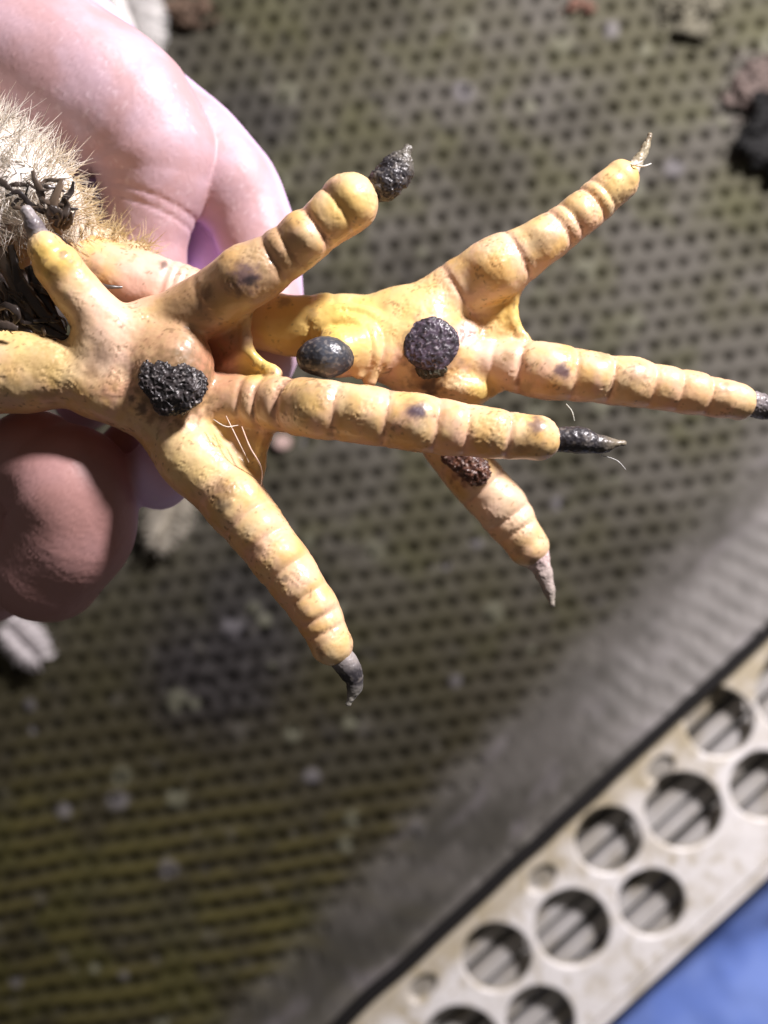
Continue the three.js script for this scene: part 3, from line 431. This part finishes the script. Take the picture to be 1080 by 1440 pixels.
// down and wet feathers
{
  const bp = [new Tube([[-260, 200, -12, 170], [-60, 250, -2, 106], [36, 268, -1, 60], [120, 345, -9, 34], [190, 362, -10, 22]].map(P4), [], [], 3), new Tube([[-200, 420, -10, 90], [-40, 420, -8, 74], [30, 425, -7, 46], [70, 440, -7, 26]].map(P4), [], [], 3)];
  const bg = body(bp, 0.6, O, (x, y, z) => 0.9 * N3(x / 3.2, y / 3.2, z / 3.2), (x, y, z) => { const s = pxmm(y), u = x / s + 540, v = z / s + 720; let c = mixc([0.80, 0.76, 0.70], [0.55, 0.43, 0.25], sstep(70, 190, u)); c = mixc(c, [0.62, 0.40, 0.38], 0.6 * sstep(300, 330, v) * sstep(70, 10, u)); return mixc(c, [0.045, 0.035, 0.03], sstep(368, 395, v + 12 * N3(x / 2, y, z / 2)) * sstep(140, 90, u)); });
  put('body', bg, new THREE.MeshPhysicalMaterial({ vertexColors: true, roughness: 0.85, name: 'plumage' }), bird);
  const gs = [], pa = bg.attributes.position, na = bg.attributes.normal;
  for (let i = 0; i < 26000; i++) {
    const q = Math.floor(rnd() * pa.count), x = pa.getX(q) * 1000 + O[0], y = pa.getY(q) * 1000 + O[1], z = pa.getZ(q) * 1000 + O[2], n = [na.getX(q), na.getY(q), na.getZ(q)], s = pxmm(y), u = x / s + 540, v = z / s + 720;
    if (u < -160 || n[1] < -0.5 || v > 372 + 10 * rnd()) continue;
    const cx = N3(x / 2.2, y / 2.2, z / 2.2), cz = N3(x / 2.2 + 9, y / 2.2, z / 2.2), L = (u > 100 ? 1.8 + rnd() * 2.2 : 2 + rnd() * 3.2), d = [n[0] * 0.6 + 0.5 + cx * 2.2 + (rnd() - 0.5) * 0.8, n[1] * 0.45 + 0.1 + rnd() * 0.35, n[2] * 0.7 + (u > 80 ? 0.05 : -0.15) + cz * 2.2 + (rnd() - 0.5) * 0.8], l = Math.hypot(...d), b = [(rnd() - 0.5) * 0.9, (rnd() - 0.6) * 0.5, (rnd() - 0.5) * 0.9], pts = [];
    for (let k = 0; k < 4; k++) { const t = k / 3 * L; pts.push([x + d[0] / l * t + b[0] * t * t / L, y + d[1] / l * t + b[1] * t * t / L, z + d[2] / l * t + b[2] * t * t / L]); }
    const w = rnd(); let c = mixc([0.94, 0.91, 0.85], [0.84, 0.75, 0.62], rnd()); c = mixc(c, [0.68, 0.54, 0.30], sstep(50, 140, u + 60 * (w - 0.5))); if (w > 0.95) c = [0.16, 0.12, 0.08];
    gs.push(tint(strand(pts, 0.07 + 0.05 * rnd(), 0.015, O, 3), c));
  }
  tag(put('down', mergeGeometries(gs), M.down, bird), 'pale fluffy down', null, null, 'stuff');
  const fe = (pts, r, c, flat = 0.35) => { const cv = new THREE.CatmullRomCurve3(pts.map(([u, v, h]) => new THREE.Vector3(...atH(u, v, h)))), q = cv.getPoints(14).map((p) => p.toArray()), s = pxmm(REF); const a = []; for (let i = 0; i < 15; i++) { const t = i / 14; a.push(r * s * (0.35 + 0.65 * Math.sin(Math.PI * Math.min(1, 0.15 + t * 0.8)))); } return tint(featherStrand(q, a, flat), c); };
  function featherStrand(pts, rs, flat) { const g = strand(pts, 1, 1, O, 6, flat), p = g.attributes.position; for (let i = 0; i < pts.length; i++) for (let k = 0; k < 6; k++) { const j = i * 6 + k, c = pts[i].map((x, m) => (x - O[m]) / 1000), f = rs[i] * (0.8 + 0.4 * rnd()); p.setXYZ(j, c[0] + (p.getX(j) - c[0]) * f, c[1] + (p.getY(j) - c[1]) * f, c[2] + (p.getZ(j) - c[2]) * f); } g.computeVertexNormals(); return g; }
  const wet = [
    [[[-20, 335, 0], [10, 375, 2], [30, 420, 3], [52, 465, 3]], 11], [[[-10, 360, 1], [30, 400, 3], [60, 440, 3], [92, 470, 2]], 10], [[[0, 400, 1], [25, 435, 3], [60, 462, 3], [96, 476, 2]], 9], [[[-30, 400, 1], [0, 430, 3], [20, 452, 3], [45, 470, 3]], 9],
    [[[15, 345, 2], [22, 380, 3], [26, 410, 3], [20, 440, 3]], 7], [[[40, 375, 1], [55, 410, 2], [75, 445, 2], [90, 468, 2]], 9], [[[-10, 440, 3], [10, 430, 5], [25, 442, 5], [18, 458, 4]], 6], [[[-20, 465, 6], [5, 458, 7], [25, 462, 7]], 7],
    [[[85, 330, 0], [72, 305, 3], [76, 280, 4], [88, 252, 4]], 7], [[[80, 325, 0], [90, 305, 3], [94, 290, 3], [90, 278, 4]], 6], [[[60, 300, 1], [58, 275, 4], [50, 255, 5], [46, 240, 5]], 5], [[[62, 300, 2], [40, 285, 4], [25, 270, 5], [8, 276, 5]], 4], [[[-10, 250, 4], [5, 258, 5], [18, 268, 5]], 5], [[[88, 322, 1], [98, 312, 2], [100, 298, 3]], 5], [[[78, 318, 2], [82, 300, 4], [70, 290, 5]], 7],
    [[[112, 390, 0], [135, 398, 2], [150, 403, 2], [172, 404, 1]], 4],
  ];
  for (let i = 0; i < 46; i++) { const up = i < 18, u0 = up ? 10 + rnd() * 80 : -10 + rnd() * 95, v0 = up ? 255 + rnd() * 75 : 375 + rnd() * 85, a = up ? -1.2 + rnd() * 2.4 : 0.5 + rnd() * 1.3, h0 = up ? 6 + rnd() * 1.5 - Math.max(0, u0 - 55) * 0.06 : 2 + rnd() * 2, p = [[u0, v0, h0]]; let q = a; for (let k = 1; k < 4; k++) { q += (rnd() - 0.5) * 1.5; p.push([p[k - 1][0] + Math.cos(q) * (7 + 9 * rnd()), Math.min(478, p[k - 1][1] + Math.sin(q) * (7 + 9 * rnd())), h0 + (rnd() - 0.4) * 1.6]); } wet.push([p, 1.6 + 3.2 * rnd()]); }
  for (const w of wet.slice(8, 15)) for (const p of w[0]) p[2] += 3.5;
  for (const [pts, r] of wet) put('soiled_feather', fe(pts, r, mixc([0.03, 0.024, 0.022], [0.16, 0.115, 0.08], rnd() * rnd())), M.wet, bird);
  for (const [pts, r, c] of [[[[340, 600, 2], [352, 630, 4], [368, 660, 3], [366, 690, 2]], 1.1, [0.7, 0.5, 0.4]], [[[318, 585, 2], [335, 620, 4], [350, 650, 3]], 0.8, [0.75, 0.6, 0.5]], [[[845, 640, 5], [868, 648, 4], [880, 660, 4]], 0.8, [0.6, 0.6, 0.58]], [[[796, 568, -3], [804, 578, -3], [808, 592, -3]], 0.8, [0.7, 0.7, 0.6]], [[[890, 232, -4], [905, 234, -3], [916, 230, -3]], 1.5, [0.8, 0.78, 0.7]], [[[880, 226, -4], [892, 232, -2], [904, 226, -2]], 1.2, [0.8, 0.78, 0.7]], [[[300, 590, 3], [318, 600, 4], [335, 598, 3]], 0.9, [0.75, 0.65, 0.55]]]) put('fibre', fe(pts, r, c, 1), M.down, bird);
}

// ---------------------------------------------------------------- litter on the floor
function litter(name, u, v, y, r, c, label, category, rough = 0.75) {
  const s = pxmm(y), o = at(u, v, y), g = body([new Blob([0, 0, 0], [r[0] * s, r[1] * s * 0.4, r[2] * s], 1, r[3] ?? 0)], Math.max(0.35, r[0] * s / 14), [0, 0, 0], (x, yy, z) => rough * r[0] * s * 0.5 * (N3(x / (r[0] * s * 0.6) + u, yy / 3, z / (r[0] * s * 0.6) + v) + 0.4 * N3(x * 0.9 + u, yy, z * 0.9)), (x, yy, z) => mixc(c, c.map((q) => q * 0.55), sstep(-0.1, 0.5, N3(x / 2 + u, yy / 2, z / 2))));
  const m = put(name, g, M.floor); m.position.set(o[0] / 1000, o[1] / 1000, o[2] / 1000); return tag(m, label, category);
}
function plume(name, u, v, y, len, spread, turn, c, label, n = 420) {
  const s = pxmm(y), o = at(u, v, y), L = len * s, W = spread * s, gs = [], dx = Math.cos(turn), dz = Math.sin(turn), at2 = (a, b, h) => [a * dx - b * dz, h, a * dz + b * dx];
  gs.push(tint(strand([at2(-L, 0, 0.6), at2(-L * 0.3, W * 0.06, 2.2), at2(L * 0.4, W * 0.05, 2), at2(L, -W * 0.1, 0.8)], 0.5, 0.15, [0, 0, 0], 5), c.map((q) => q * 0.8)));
  for (let i = 0; i < n; i++) { const t = -0.8 + 1.7 * rnd(), sd = rnd() < 0.5 ? 1 : -1, w = W * Math.sqrt(Math.max(0.05, 1 - t * t)) * (0.6 + 0.5 * rnd()), h = 0.8 + 2.4 * rnd(), q = (rnd() - 0.3) * 0.5 * L; gs.push(tint(strand([at2(t * L, 0, 1.8), at2(t * L + q * 0.4, sd * w * 0.5, 1.8 + h), at2(t * L + q, sd * w, 0.6 + h * rnd())], 0.34, 0.16, [0, 0, 0], 3), mixc(c, c.map((k) => k * 0.7), rnd()))); }
  const m = put(name, mergeGeometries(gs), M.down); m.position.set(o[0] / 1000, o[1] / 1000, o[2] / 1000); return tag(m, label, 'feather');
}
plume('white_feather', 180, 18, 9, 62, 48, 1.2, [0.90, 0.88, 0.85], 'white fluffy feather on the floor behind the fingers, at the top', 900);
plume('pale_feather', 36, 900, 4, 40, 30, 0.8, [0.80, 0.75, 0.75], 'pale feather scrap on the floor just below the thumb', 500);
plume('grey_feather', 240, 722, 4, 54, 34, 2.0, [0.60, 0.55, 0.45], 'dull grey feather tuft on the floor right of the thumb', 300);
litter('brown_crumb', 262, 14, 2, [34, 12, 18], [0.12, 0.08, 0.055], 'brown crumb of litter beside the white feather', 'litter');
litter('dark_lump', 1085, 190, 4, [42, 18, 52], [0.008, 0.008, 0.008], 'black lump on the mesh floor at the right edge, below the pink scrap', 'litter');
litter('pink_scrap', 1062, 120, 2, [26, 8, 40, 0.3], [0.15, 0.115, 0.10], 'pinkish scrap of litter above the black lump', 'litter');
litter('pale_clod', 975, 18, 2, [36, 10, 26], [0.15, 0.14, 0.10], 'pale crusted dropping near the upper right corner', 'dropping');
litter('orange_scrap', 815, 8, 2, [18, 6, 10], [0.20, 0.11, 0.08], 'small orange scrap of litter at the top edge', 'litter');
litter('pink_crumb', 397, 622, 3, [13, 6, 11], [0.62, 0.45, 0.40], 'small pink crumb under the middle toe of the nearer foot', 'litter', 0.3);

renderer.setSize(768, 1024);
renderer.render(scene, camera);
